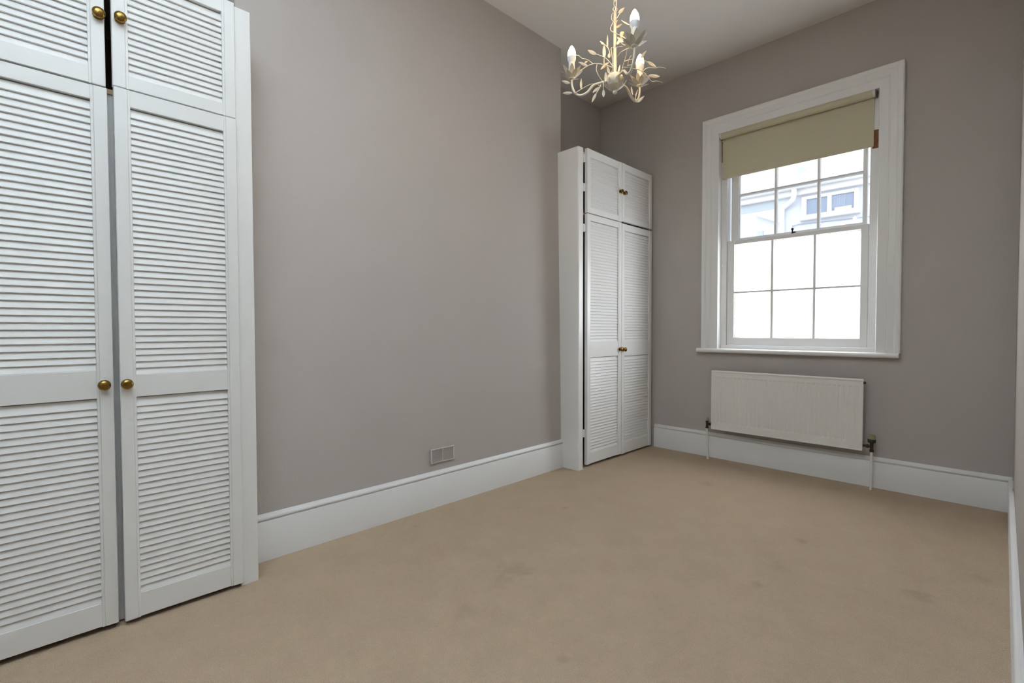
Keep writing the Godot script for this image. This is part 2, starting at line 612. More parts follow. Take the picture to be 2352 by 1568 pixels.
func window_front() -> void:
	var w := thing("window_1", Vector3(-1.14, 0.885, Z_BACK))
	tag(w, "white painted sash window with frosted lower panes and moulded surround", "window", "structure")
	var o := -w.position
	# architrave: a moulded profile mitred round three sides (u outwards, d into the room)
	var prof := [Vector2(0, 0.0), Vector2(0, 0.016), Vector2(0.003, 0.019), Vector2(0.052, 0.019), Vector2(0.056, 0.022), Vector2(0.060, 0.021), Vector2(0.064, 0.024), Vector2(0.098, 0.024), Vector2(0.102, 0.028), Vector2(0.108, 0.033), Vector2(0.116, 0.036), Vector2(0.126, 0.036), Vector2(0.132, 0.033), Vector2(0.134, 0.028), Vector2(0.134, 0.0), Vector2(0.134, -0.004)]
	var xa := -1.668
	var xb := -0.607
	var yt := 2.682
	var yb := 0.915
	var rings := []
	for s in 4:
		var ring := []
		for p in prof:
			match s:
				0: ring.append(o + Vector3(xa - p.x, yb, Z_BACK + p.y))
				1: ring.append(o + Vector3(xa - p.x, yt + p.x, Z_BACK + p.y))
				2: ring.append(o + Vector3(xb + p.x, yt + p.x, Z_BACK + p.y))
				3: ring.append(o + Vector3(xb + p.x, yb, Z_BACK + p.y))
		rings.append(ring)
	var st := begin()
	for k in 3:
		# each leg with its own smooth moulding normals
		var A: Array = rings[k]
		var B: Array = rings[k + 1]
		var outward: Vector3 = [Vector3.LEFT, Vector3.UP, Vector3.RIGHT][k]
		for i in prof.size() - 1:
			var d: Vector2 = (prof[i + 1] - prof[i]).normalized()
			var n := outward * -d.y + Vector3.BACK * d.x
			if i == 0:
				n = -outward
			elif i >= prof.size() - 3:
				n = outward
			flat(st, [A[i], A[i + 1], B[i + 1], B[i]], n)
	part("architrave", st, M.trim, w)
	# sill board with a rounded nose
	st = begin()
	var nose := [Vector2(-0.06, 0), Vector2(0.045, 0)]
	for k in 7:
		var th := -PI / 2 + PI * k / 6.0
		nose.append(Vector2(0.045 + 0.013 * cos(th), 0.0165 + 0.0165 * sin(th)))
	nose.append(Vector2(-0.06, 0.033))
	extrude(st, nose, o + Vector3(-1.832, 0.884, Z_BACK), Vector3.BACK, Vector3.UP, Vector3(1.354, 0, 0))
	part("window_sill", st, M.trim, w)
	# linings of the box frame
	st = begin()
	var zi := Z_BACK - 0.045
	frame_member(st, o + Vector3(-1.70, 0.885, Z_BACK - 0.28), o + Vector3(-1.6695, 2.715, Z_BACK + 0.0))
	frame_member(st, o + Vector3(-0.6055, 0.885, Z_BACK - 0.28), o + Vector3(-0.575, 2.715, Z_BACK + 0.0))
	frame_member(st, o + Vector3(-1.668, 2.682, Z_BACK - 0.28), o + Vector3(-0.607, 2.7149, Z_BACK - 0.0005))
	part("lining", st, M.trim, w)
	st = begin()
	# inner boards that hold the sashes
	frame_member(st, o + Vector3(-1.672, 0.915, zi - 0.02), o + Vector3(-1.622, 2.684, zi))
	frame_member(st, o + Vector3(-0.660, 0.915, zi - 0.02), o + Vector3(-0.603, 2.684, zi))
	frame_member(st, o + Vector3(-1.622, 2.60, zi - 0.02), o + Vector3(-0.660, 2.684, zi))
	frame_member(st, o + Vector3(-1.668, 0.912, zi - 0.03), o + Vector3(-0.607, 0.946, zi + 0.004))
	part("staff_board", st, M.trim, w)
	st = begin()
	# pulley stiles and head outside the boards, sill below
	frame_member(st, o + Vector3(-1.6685, 0.93, Z_BACK - 0.20), o + Vector3(-1.624, 2.684, zi - 0.02))
	frame_member(st, o + Vector3(-0.657, 0.93, Z_BACK - 0.20), o + Vector3(-0.603, 2.684, zi - 0.02))
	frame_member(st, o + Vector3(-1.624, 2.606, Z_BACK - 0.20), o + Vector3(-0.657, 2.684, zi - 0.021))
	frame_member(st, o + Vector3(-1.70, 0.86, Z_BACK - 0.34), o + Vector3(-0.575, 0.93, zi - 0.02))
	part("pulley_stile", st, M.trim, w)
	# unpainted wood left bare beside the blind
	st = begin()
	frame_member(st, o + Vector3(-1.6675, 2.46, zi), o + Vector3(-1.646, 2.632, zi + 0.004))
	part("bare_wood_strip", st, M.bare_wood, w)
	st = begin()
	frame_member(st, o + Vector3(-0.650, 2.306, zi), o + Vector3(-0.608, 2.43, zi + 0.004))
	part("bare_wood_strip", st, M.bare_wood, w)

	# the two sashes: outer x, rails, glazing bars
	var cols := [[-1.563, -1.2885], [-1.2635, -0.9985], [-0.9760, -0.7080]]
	sash(w, o, "lower_sash", -1.620, -0.664, 0.948, 1.803, Vector2(1.008, 1.770), 1.378, cols, zi - 0.006, 0.036, true)
	cols = [[-1.550, -1.2825], [-1.2620, -0.9905], [-0.9705, -0.7050]]
	sash(w, o, "upper_sash", -1.609, -0.684, 1.778, 2.606, Vector2(1.822, 2.55), 2.180, cols, zi - 0.056, 0.036, false)

	# catch on the meeting rail, cord hook on the left board
	st = begin()
	var cx := o + Vector3(-1.140, 1.802, zi - 0.019)
	lathe(st, [Vector2(0, 0), Vector2(0, 0.011), Vector2(0.004, 0.011), Vector2(0.006, 0.005), Vector2(0.026, 0.0045), Vector2(0.030, 0.008), Vector2(0.037, 0.0095), Vector2(0.043, 0.006), Vector2(0.045, 0)], cx, Vector3.UP, 14)
	box(st, cx + Vector3(-0.004, 0.006, -0.006), cx + Vector3(0.022, 0.014, 0.006), 0.001)
	part("sash_catch", st, M.black_metal, w)
	st = begin()
	tube(st, curve([o + Vector3(-1.652, 1.60, zi), o + Vector3(-1.652, 1.598, zi + 0.012), o + Vector3(-1.652, 1.606, zi + 0.02), o + Vector3(-1.652, 1.616, zi + 0.018)], 4), 0.0022)
	part("cord_hook", st, M.trim, w)

func sash(w: Node3D, o: Vector3, called: String, xa: float, xb: float, ya: float, yb: float, open_y: Vector2, ym: float, cols: Array, zf: float, th: float, frosted: bool) -> void:
	var st := begin()
	var zb := zf - th
	var gx0: float = cols[0][0]
	var gx1: float = cols[2][1]
	frame_member(st, o + Vector3(xa, ya, zb), o + Vector3(gx0, yb, zf))
	frame_member(st, o + Vector3(gx1, ya, zb), o + Vector3(xb, yb, zf))
	frame_member(st, o + Vector3(gx0, ya, zb), o + Vector3(gx1, open_y.x, zf - 0.0003))
	frame_member(st, o + Vector3(gx0, open_y.y, zb), o + Vector3(gx1, yb, zf - 0.0003))
	var s := part(called, st, M.trim, w)
	# glazing bars with a chamfered face
	var bar := func(a: Vector3, b: Vector3, horizontal: bool) -> void:
		var t := begin()
		if horizontal:
			var hh := (b.y - a.y) / 2.0
			extrude(t, [Vector2(-hh, -0.034), Vector2(hh, -0.034), Vector2(hh, -0.024), Vector2(hh * 0.92, -0.007), Vector2(hh * 0.72, -0.001), Vector2(-hh * 0.72, -0.001), Vector2(-hh * 0.92, -0.007), Vector2(-hh, -0.024)], Vector3(a.x, (a.y + b.y) / 2, zf) + o - Vector3(0, 0, 0), Vector3.UP, Vector3.BACK, Vector3(b.x - a.x, 0, 0))
		else:
			var hw := (b.x - a.x) / 2.0
			extrude(t, [Vector2(-hw, -0.034), Vector2(hw, -0.034), Vector2(hw, -0.024), Vector2(hw * 0.92, -0.007), Vector2(hw * 0.72, -0.001), Vector2(-hw * 0.72, -0.001), Vector2(-hw * 0.92, -0.007), Vector2(-hw, -0.024)], Vector3((a.x + b.x) / 2, a.y, zf) + o, Vector3.RIGHT, Vector3.BACK, Vector3(0, b.y - a.y, 0))
		part("glazing_bar", t, M.trim, s)
	bar.call(Vector3(cols[0][1], open_y.x, 0), Vector3(cols[1][0], open_y.y, 0), false)
	bar.call(Vector3(cols[1][1], open_y.x, 0), Vector3(cols[2][0], open_y.y, 0), false)
	var yh := 0.0095
	for c in cols:
		bar.call(Vector3(c[0] - 0.004, ym - yh, 0), Vector3(c[1] + 0.004, ym + yh, 0), true)
	# glazing bead of the frame (a narrow step round the glass)
	st = begin()
	var zg := zf - 0.012
	box(st, o + Vector3(gx0, open_y.x, zb + 0.004), o + Vector3(gx0 + 0.006, open_y.y, zg), 0.001)
	box(st, o + Vector3(gx1 - 0.006, open_y.x, zb + 0.004), o + Vector3(gx1, open_y.y, zg), 0.001)
	box(st, o + Vector3(gx0 + 0.006, open_y.x, zb + 0.004), o + Vector3(gx1 - 0.006, open_y.x + 0.006, zg), 0.001)
	box(st, o + Vector3(gx0 + 0.006, open_y.y - 0.006, zb + 0.004), o + Vector3(gx1 - 0.006, open_y.y, zg), 0.001)
	part("glazing_bead", st, M.trim, s)
	for c in cols:
		for r in [[open_y.x, ym - yh], [ym + yh, open_y.y]]:
			var t := begin()
			box(t, o + Vector3(c[0] - 0.003, r[0] - 0.003, zf - 0.031), o + Vector3(c[1] + 0.003, r[1] + 0.003, zf - 0.027), 0.0)
			part("pane", t, M.frost if frosted else M.pane, s)
			if frosted:
				var l := AreaLight3D.new()
				l.name = "pane_daylight"
				l.area_size = Vector2(c[1] - c[0] - 0.014, r[1] - r[0] - 0.014)
				l.area_normalize_energy = false
				l.light_energy = FRONT_ENERGY
				l.light_color = Color8(240, 248, 255)
				l.area_range = 10.0
				l.area_attenuation = 2.0
				l.shadow_enabled = true
				l.rotation_degrees.y = 180
				l.position = o + Vector3((c[0] + c[1]) / 2, (r[0] + r[1]) / 2, zf - 0.0255)
				s.add_child(l, true)

const FRONT_ENERGY := 3.1

# ---------- louvred wardrobes ----------
func slat_mesh(length: float) -> ArrayMesh:
	# a thin board with rounded front edge, leaning so its front edge is low; z runs from 0 to -length
	var th := deg_to_rad(20.0)
	var d := Vector2(sin(th), -cos(th))          # towards the low front edge
	var n := Vector2(cos(th), sin(th))           # out of its face
	var L := 0.017
	var T := 0.0030
	var prof := [-d * L - n * T, -d * L + n * T, d * (L - 0.0008) + n * T, d * L + n * (T - 0.0008), d * L - n * (T - 0.0006), d * (L - 0.0006) - n * T]
	var st := begin()
	extrude(st, prof, Vector3.ZERO, Vector3.RIGHT, Vector3.UP, Vector3(0, 0, -length), 12.0)
	return st.commit()

var slat_cache := {}

func louvre_door(root: Node3D, xf: float, z0: float, z1: float, y0: float, y1: float, sections: Array, knob: Vector2) -> MeshInstance3D:
	# sections: [from, to] heights of the slatted openings; door front at xf, z0 is the end nearer the camera
	var th := 0.028
	var sw := 0.042
	var width := z0 - z1
	var st := begin()
	box(st, Vector3(-th, y0, 0), Vector3(0, y1, -sw + 0.004), 0.002)
	box(st, Vector3(-th, y0, -width + sw - 0.004), Vector3(0, y1, -width), 0.002)
	# a narrow bead along each stile
	box(st, Vector3(-th + 0.001, y0, -sw + 0.004), Vector3(-0.0018, y1, -sw - 0.004), 0.0012)
	box(st, Vector3(-th + 0.001, y0, -width + sw + 0.004), Vector3(-0.0018, y1, -width + sw - 0.004), 0.0012)
	var edges := [y0]
	for s in sections:
		edges.append(s[0])
		edges.append(s[1])
	edges.append(y1)
	for k in range(0, edges.size(), 2):
		box(st, Vector3(-th + 0.001, edges[k] + (0.002 if k == 0 else 0.0), -sw + 0.002), Vector3(-0.003, edges[k + 1] - (0.0005 if k == edges.size() - 2 else 0.0), -width + sw - 0.002), 0.0012)
	var door := part("louvre_door", st, M.gloss, root, Vector3(xf, 0, z0) - root.position)
	var key := "%.3f" % width
	if not slat_cache.has(key):
		slat_cache[key] = slat_mesh(width - 2.0 * sw + 0.004)
	var rg := RandomNumberGenerator.new()
	rg.seed = int(z0 * 1000.0 + y0 * 100.0)
	for s in sections:
		var span: float = s[1] - s[0]
		var n := int(round((span - 0.012) / 0.0240))
		var pitch := (span - 0.012) / n
		for k in n:
			var sl := part("slat", slat_cache[key], M.gloss, door, Vector3(-0.0155, s[0] + 0.0155 + pitch * k, -sw - 0.002 + 0.004))
			sl.rotation.z = rg.randf_range(-0.006, 0.006)
	st = begin()
	lathe(st, [Vector2(0, 0.0165), Vector2(0.003, 0.0165), Vector2(0.005, 0.0125), Vector2(0.008, 0.0085), Vector2(0.012, 0.009), Vector2(0.0145, 0.0135), Vector2(0.0165, 0.0178), Vector2(0.0195, 0.0188), Vector2(0.0235, 0.0178), Vector2(0.0275, 0.0142), Vector2(0.030, 0.008), Vector2(0.031, 0.0)], Vector3(0, knob.x, knob.y - z0), Vector3.RIGHT, 28, 50.0)
	part("knob", st, M.brass, door)
	return door

func hinge(root: Node3D, at: Vector3, l: float) -> void:
	var st := begin()
	lathe(st, [Vector2(0, 0), Vector2(0, 0.005), Vector2(l, 0.005), Vector2(l, 0)], at - root.position - Vector3(0, l / 2, 0), Vector3.UP, 10)
	box(st, at - root.position + Vector3(-0.012, -l / 2, -0.010), at - root.position + Vector3(0.0, l / 2, 0.018), 0.0008)
	part("hinge", st, M.trim, root)

func post_profile(xa: float, xb: float, z0: float, z1: float, r: float) -> Array:
	# (x, z) outline with rounded front corners
	var p := [Vector2(xa, z0)]
	for k in 6:
		var t := PI / 2 * k / 5.0
		p.append(Vector2(xb - r + r * sin(t), z0 - r + r * cos(t)))
	for k in 6:
		var t := PI / 2 * k / 5.0
		p.append(Vector2(xb - r + r * cos(t), z1 + r - r * sin(t)))
	p.append(Vector2(xa, z1))
	return p

func wardrobes() -> void:
	# near wardrobe, in the alcove on the left
	var a := thing("fitted_wardrobe", Vector3(-2.26, 0, -0.205))
	tag(a, "near white louvred wardrobe at the left with four doors and brass knobs", "wardrobe")
	louvre_door(a, -2.224, -0.214, -0.604, 0.0185, 1.9445, [[0.108, 0.836], [0.917, 1.885]], Vector2(0.886, -0.232))
	louvre_door(a, -2.226, -0.212, -0.604, 1.9475, 2.414, [[1.996, 2.360]], Vector2(2.186, -0.236))
	louvre_door(a, -2.238, 0.192, -0.197, 0.020, 1.9345, [[0.106, 0.838], [0.938, 1.885]], Vector2(0.886, -0.170))
	louvre_door(a, -2.236, 0.192, -0.194, 1.9375, 2.41, [[1.998, 2.360]], Vector2(2.18, -0.178))
	var o := -a.position
	var st := begin()
	extrude(st, post_profile(X_LEFT - 0.05, -2.241, -0.600, -0.668, 0.004), o, Vector3.RIGHT, Vector3.BACK, Vector3(0, 2.409, 0))
	part("side_post", st, M.gloss, a)
	st = begin()
	extrude(st, post_profile(-2.46, -2.241, 0.262, 0.196, 0.004), o, Vector3.RIGHT, Vector3.BACK, Vector3(0, 2.409, 0))
	part("side_post", st, M.gloss, a)
	st = begin()
	box(st, o + Vector3(-2.300, 0.006, -0.176), o + Vector3(-2.282, 1.946, -0.236), 0.001)
	part("meeting_strip", st, M.gloss, a)
	st = begin()
	box(st, o + Vector3(X_ALCOVE, 2.385, 0.26), o + Vector3(-2.275, 2.403, -0.66), 0.001)
	part("top_panel", st, M.gloss, a)
	st = begin()
	box(st, o + Vector3(X_ALCOVE, 1.93, 0.2), o + Vector3(-2.275, 1.948, -0.66), 0.001)
	part("shelf", st, M.inside, a)
	st = begin()
	box(st, o + Vector3(X_ALCOVE, 0.0, 0.262), o + Vector3(-2.46, 2.40, 0.28), 0.001)
	part("end_panel", st, M.gloss, a)

	st = begin()
	box(st, o + Vector3(X_ALCOVE + 0.001, 0.004, 0.26), o + Vector3(X_ALCOVE + 0.012, 2.385, -0.655), 0.0)
	box(st, o + Vector3(X_ALCOVE + 0.012, 0.004, -0.650), o + Vector3(-2.43, 2.385, -0.659), 0.0)
	part("carcass", st, M.ply, a)
	# far wardrobe, in the alcove beside the window wall
	var b := thing("fitted_wardrobe", Vector3(-2.28, 0, -3.5))
	tag(b, "far white louvred wardrobe in the corner beside the window wall", "wardrobe")
	louvre_door(b, -2.262, -3.046, -3.523, 0.021, 1.973, [[0.112, 0.858], [0.980, 1.925]], Vector2(0.912, -3.500))
	louvre_door(b, -2.262, -3.046, -3.523, 1.979, 2.471, [[2.026, 2.414]], Vector2(2.224, -3.498))
	louvre_door(b, -2.262, -3.528, -4.020, 0.015, 1.970, [[0.112, 0.850], [0.974, 1.914]], Vector2(0.908, -3.556))
	louvre_door(b, -2.262, -3.528, -4.020, 1.986, 2.473, [[2.026, 2.416]], Vector2(2.222, -3.556))
	o = -b.position
	st = begin()
	extrude(st, post_profile(X_LEFT - 0.05, -2.256, -2.925, -2.990, 0.012), o, Vector3.RIGHT, Vector3.BACK, Vector3(0, 2.452, 0))
	part("side_post", st, M.gloss, b)
	st = begin()
	box(st, o + Vector3(-2.36, 0, -4.022), o + Vector3(-2.30, 2.46, Z_BACK), 0.002)
	part("side_post", st, M.gloss, b)
	st = begin()
	box(st, o + Vector3(-2.316, 0.02, -3.50), o + Vector3(-2.296, 2.46, -3.55), 0.001)
	part("meeting_strip", st, M.gloss, b)
	st = begin()
	box(st, o + Vector3(X_ALCOVE, 2.43, -2.99), o + Vector3(-2.296, 2.448, Z_BACK), 0.001)
	part("top_panel", st, M.gloss, b)
	st = begin()
	box(st, o + Vector3(X_ALCOVE, 1.966, -2.99), o + Vector3(-2.30, 1.984, Z_BACK), 0.001)
	part("shelf", st, M.inside, b)
	st = begin()
	box(st, o + Vector3(X_ALCOVE + 0.001, 0.004, -2.995), o + Vector3(X_ALCOVE + 0.012, 2.43, Z_BACK), 0.0)
	box(st, o + Vector3(X_ALCOVE + 0.012, 0.004, -2.99), o + Vector3(-2.43, 2.43, -2.999), 0.0)
	box(st, o + Vector3(X_ALCOVE + 0.012, 0.004, Z_BACK + 0.002), o + Vector3(-2.37, 2.43, Z_BACK + 0.012), 0.0)
	part("carcass", st, M.ply, b)
	for y in [2.39, 2.17, 1.86, 0.27]:
		hinge(b, Vector3(-2.277, y, -3.034), 0.06)

# ---------- radiator ----------
func radiator() -> void:
	var r := thing("radiator", Vector3(-1.165, 0.26, Z_BACK + 0.1))
	tag(r, "white ribbed steel panel radiator under the window", "radiator")
	var o := -r.position
	var x0 := -1.676
	var x1 := -0.656
	var y0 := 0.260
	var y1 := 0.738
	var zf := -3.950
	var zb := zf - 0.020
	# pressed front panel: flat margins, vertical flutes between
	var st := begin()
	box(st, o + Vector3(x0, y0, zb), o + Vector3(x1, y1, zf - 0.004), 0.004)
	part("rear_plate", st, M.steel_white, r)
	st = begin()
	var n := 31
	var xs := []
	var inset := 0.018
	var w := (x1 - x0 - 2.0 * inset) / n
	# face grid: columns across the flutes, rows: bottom edge, bottom margin, flutes, top margin, top edge
	var colx := [x0]
	var cold := [0.0]
	for k in n:
		var xk := x0 + inset + w * k
		for q in [[0.10, 0.0], [0.32, -0.0036], [0.68, -0.0036], [0.90, 0.0]]:
			colx.append(xk + w * q[0])
			cold.append(q[1])
	colx.append(x1)
	cold.append(0.0)
	var rows := [[y0, 0.0], [y0 + 0.045, 0.0], [y0 + 0.062, 1.0], [y1 - 0.056, 1.0], [y1 - 0.046, 0.0], [y1, 0.0]]
	for i in colx.size() - 1:
		for j in rows.size() - 1:
			var P := func(ii: int, jj: int) -> Vector3:
				return o + Vector3(colx[ii], rows[jj][0], zf + cold[ii] * rows[jj][1])
			var q := [P.call(i, j), P.call(i + 1, j), P.call(i + 1, j + 1), P.call(i, j + 1)]
			flat_auto(st, q, o + Vector3(colx[i], rows[j][0], zf - 1.0))
	# returned edges
	for e in [[Vector3(x0, y0, zf), Vector3(x1, y0, zf), Vector3.DOWN], [Vector3(x0, y1, zf), Vector3(x1, y1, zf), Vector3.UP], [Vector3(x0, y0, zf), Vector3(x0, y1, zf), Vector3.LEFT], [Vector3(x1, y0, zf), Vector3(x1, y1, zf), Vector3.RIGHT]]:
		flat(st, [o + e[0], o + e[1], o + e[1] - Vector3(0, 0, 0.02), o + e[0] - Vector3(0, 0, 0.02)], e[2])
	part("front_panel", st, M.steel_white, r)
	# raised lips along the top, the ends and the bottom edge
	st = begin()
	extrude(st, [Vector2(-0.003, -0.004), Vector2(0.0005, -0.004), Vector2(0.004, 0.0), Vector2(0.0045, 0.006), Vector2(0.001, 0.012), Vector2(-0.022, 0.012), Vector2(-0.022, 0.008), Vector2(-0.003, 0.008)], o + Vector3(x0, y1 - 0.010, zf), Vector3.BACK, Vector3.UP, Vector3(x1 - x0, 0, 0))
	box(st, o + Vector3(x0 - 0.002, y0, zf - 0.02), o + Vector3(x0 + 0.006, y1, zf + 0.003), 0.0015)
	box(st, o + Vector3(x1 - 0.006, y0, zf - 0.02), o + Vector3(x1 + 0.002, y1, zf + 0.003), 0.0015)
	box(st, o + Vector3(x0, y0 - 0.003, zf - 0.02), o + Vector3(x1, y0 + 0.004, zf + 0.004), 0.0015)
	part("panel_lip", st, M.steel_white, r)
	st = begin()
	box(st, o + Vector3(x0 + 0.2, y0 + 0.05, zb), o + Vector3(x0 + 0.24, y1 - 0.05, Z_BACK + 0.001), 0.002)
	box(st, o + Vector3(x1 - 0.24, y0 + 0.05, zb), o + Vector3(x1 - 0.2, y1 - 0.05, Z_BACK + 0.001), 0.002)
	part("wall_bracket", st, M.steel_white, r)
	st = begin()
	lathe(st, [Vector2(0, 0.0), Vector2(0, 0.010), Vector2(0.008, 0.010), Vector2(0.009, 0.007), Vector2(0.014, 0.006), Vector2(0.014, 0)], o + Vector3(x1 + 0.001, y1 - 0.022, zf - 0.012), Vector3.RIGHT, 12)
	part("bleed_plug", st, M.black_metal, r)
	# lockshield valve at the left, thermostatic valve at the right, tails down into the floor
	for s in [0, 1]:
		var px := -1.718 if s == 0 else -0.606
		var pz := zf - 0.016
		var dir := 1.0 if s == 0 else -1.0
		var ex := x0 if s == 0 else x1
		var yv := 0.292
		st = begin()
		lathe(st, [Vector2(-0.036, 0), Vector2(-0.036, 0.012), Vector2(-0.022, 0.0125), Vector2(-0.020, 0.009), Vector2(0.016, 0.0105), Vector2(0.020, 0.0125), Vector2(0.026, 0.0125), Vector2(0.026, 0)], o + Vector3(px, yv, pz), Vector3.UP, 16)
		tube(st, [o + Vector3(px, yv, pz), o + Vector3(ex, yv, pz)], 0.008)
		var nut := o + Vector3(px + dir * 0.014, yv, pz)
		lathe(st, [Vector2(0, 0), Vector2(0, 0.0125), Vector2(0.010, 0.0135), Vector2(0.014, 0.0125), Vector2(0.014, 0)], nut, Vector3(dir, 0, 0), 6, 10.0)
		var body := part("valve", st, M.valve_dark, r)
		st = begin()
		if s == 0:
			lathe(st, [Vector2(0, 0), Vector2(0, 0.0115), Vector2(0.012, 0.0125), Vector2(0.028, 0.0115), Vector2(0.036, 0.008), Vector2(0.038, 0.0)], o + Vector3(px, yv + 0.024, pz), Vector3.UP, 16)
			part("valve_cap", st, M.valve_cap, body)
		else:
			lathe(st, [Vector2(0, 0), Vector2(0, 0.016), Vector2(0.004, 0.0225), Vector2(0.024, 0.0235), Vector2(0.026, 0.022), Vector2(0.026, 0)], o + Vector3(px, yv + 0.024, pz), Vector3.UP, 20)
			part("collar", st, M.black_plastic, body)
			st = begin()
			lathe(st, [Vector2(0, 0), Vector2(0, 0.021), Vector2(0.006, 0.022), Vector2(0.026, 0.0185), Vector2(0.031, 0.016), Vector2(0.032, 0.0)], o + Vector3(px, yv + 0.050, pz), Vector3.UP, 20)
			part("thermostat_head", st, M.valve_olive, body)
		st = begin()
		var foot := o + Vector3(px + (0.008 if s == 0 else -0.001), 0.0, pz)
		tube(st, [o + Vector3(px, yv - 0.034, pz), o + Vector3(px + (0.003 if s == 0 else 0.0), 0.1, pz), foot], 0.0078, 0.0078, 14)
		part("tail_pipe", st, M.steel_white, r)

# ---------- roller blind ----------
func roller_blind() -> void:
	var b := thing("roller_blind", Vector3(-1.14, 2.31, Z_BACK))
	tag(b, "beige fabric roller blind half lowered in the top of the window", "blind")
	var o := -b.position
	var z := Z_BACK - 0.006
	var st := begin()
	lathe(st, [Vector2(0, 0), Vector2(0, 0.0275), Vector2(1.012, 0.0275), Vector2(1.012, 0)], o + Vector3(-1.655, 2.666, z), Vector3.RIGHT, 32)
	part("roll", st, M.blind, b)
	st = begin()
	box(st, o + Vector3(-1.656, 2.338, z - 0.0262), o + Vector3(-0.641, 2.668, z - 0.0248), 0.0)
	part("fabric", st, M.blind, b)
	st = begin()
	box(st, o + Vector3(-1.656, 2.316, z - 0.028), o + Vector3(-0.641, 2.340, z - 0.0232), 0.0015)
	part("hem_bar", st, M.blind, b)
	for s in [0, 1]:
		st = begin()
		var x := -1.664 if s == 0 else -0.626
		box(st, o + Vector3(x, 2.640, z - 0.034), o + Vector3(x + 0.003, 2.6805, z + 0.024), 0.001)
		part("bracket", st, M.blind_metal, b)
		st = begin()
		lathe(st, [Vector2(0, 0), Vector2(0, 0.0255), Vector2(0.006, 0.0265), Vector2(0.008, 0.0225), Vector2(0.013, 0.0215), Vector2(0.013, 0)], o + Vector3(-1.655 if s == 0 else -0.643, 2.666, z), Vector3.LEFT if s == 0 else Vector3.RIGHT, 24)
		part("end_cap", st, M.steel_white, b)


# ---------- wall vent ----------
func air_vent() -> void:
	var v := thing("air_vent", Vector3(X_LEFT, 0.266, -1.775))
	tag(v, "small painted ventilation grille low on the chimney breast above the skirting", "vent")
	var x := 0.0
	var h := 0.089
	var w := 0.179
	var st := begin()
	box(st, Vector3(x - 0.004, 0.004, -w / 2 + 0.004), Vector3(x + 0.0015, h - 0.004, w / 2 - 0.004), 0.0)
	part("backing", st, M.vent_dark, v)
	st = begin()
	box(st, Vector3(x, 0, -w / 2), Vector3(x + 0.009, 0.008, w / 2), 0.002)
	box(st, Vector3(x, h - 0.009, -w / 2), Vector3(x + 0.009, h, w / 2), 0.002)
	box(st, Vector3(x, 0.008, w / 2 - 0.010), Vector3(x + 0.009, h - 0.009, w / 2), 0.002)
	box(st, Vector3(x, 0.008, -w / 2), Vector3(x + 0.009, h - 0.009, -w / 2 + 0.010), 0.002)
	box(st, Vector3(x, 0, -0.004), Vector3(x + 0.0075, h, 0.004), 0.0015)
	part("frame", st, M.vent, v)
	for side in [0, 1]:
		for k in 12:
			st = begin()
			var y := 0.0105 + 0.0060 * k
			var za := 0.0 if side == 0 else -w / 2 + 0.006
			extrude(st, [Vector2(0.001, 0.0026), Vector2(0.001, 0.0038), Vector2(0.0068, 0.0012), Vector2(0.0068, 0.0)], Vector3(x, y, za + 0.002), Vector3.RIGHT, Vector3.UP, Vector3(0, 0, w / 2 - 0.010))
			part("louvre_slat", st, M.vent, v)

# ---------- chandelier ----------
func V(x: float, y: float, z: float) -> Vector3:
	return Vector3(x, y, z) * 0.001

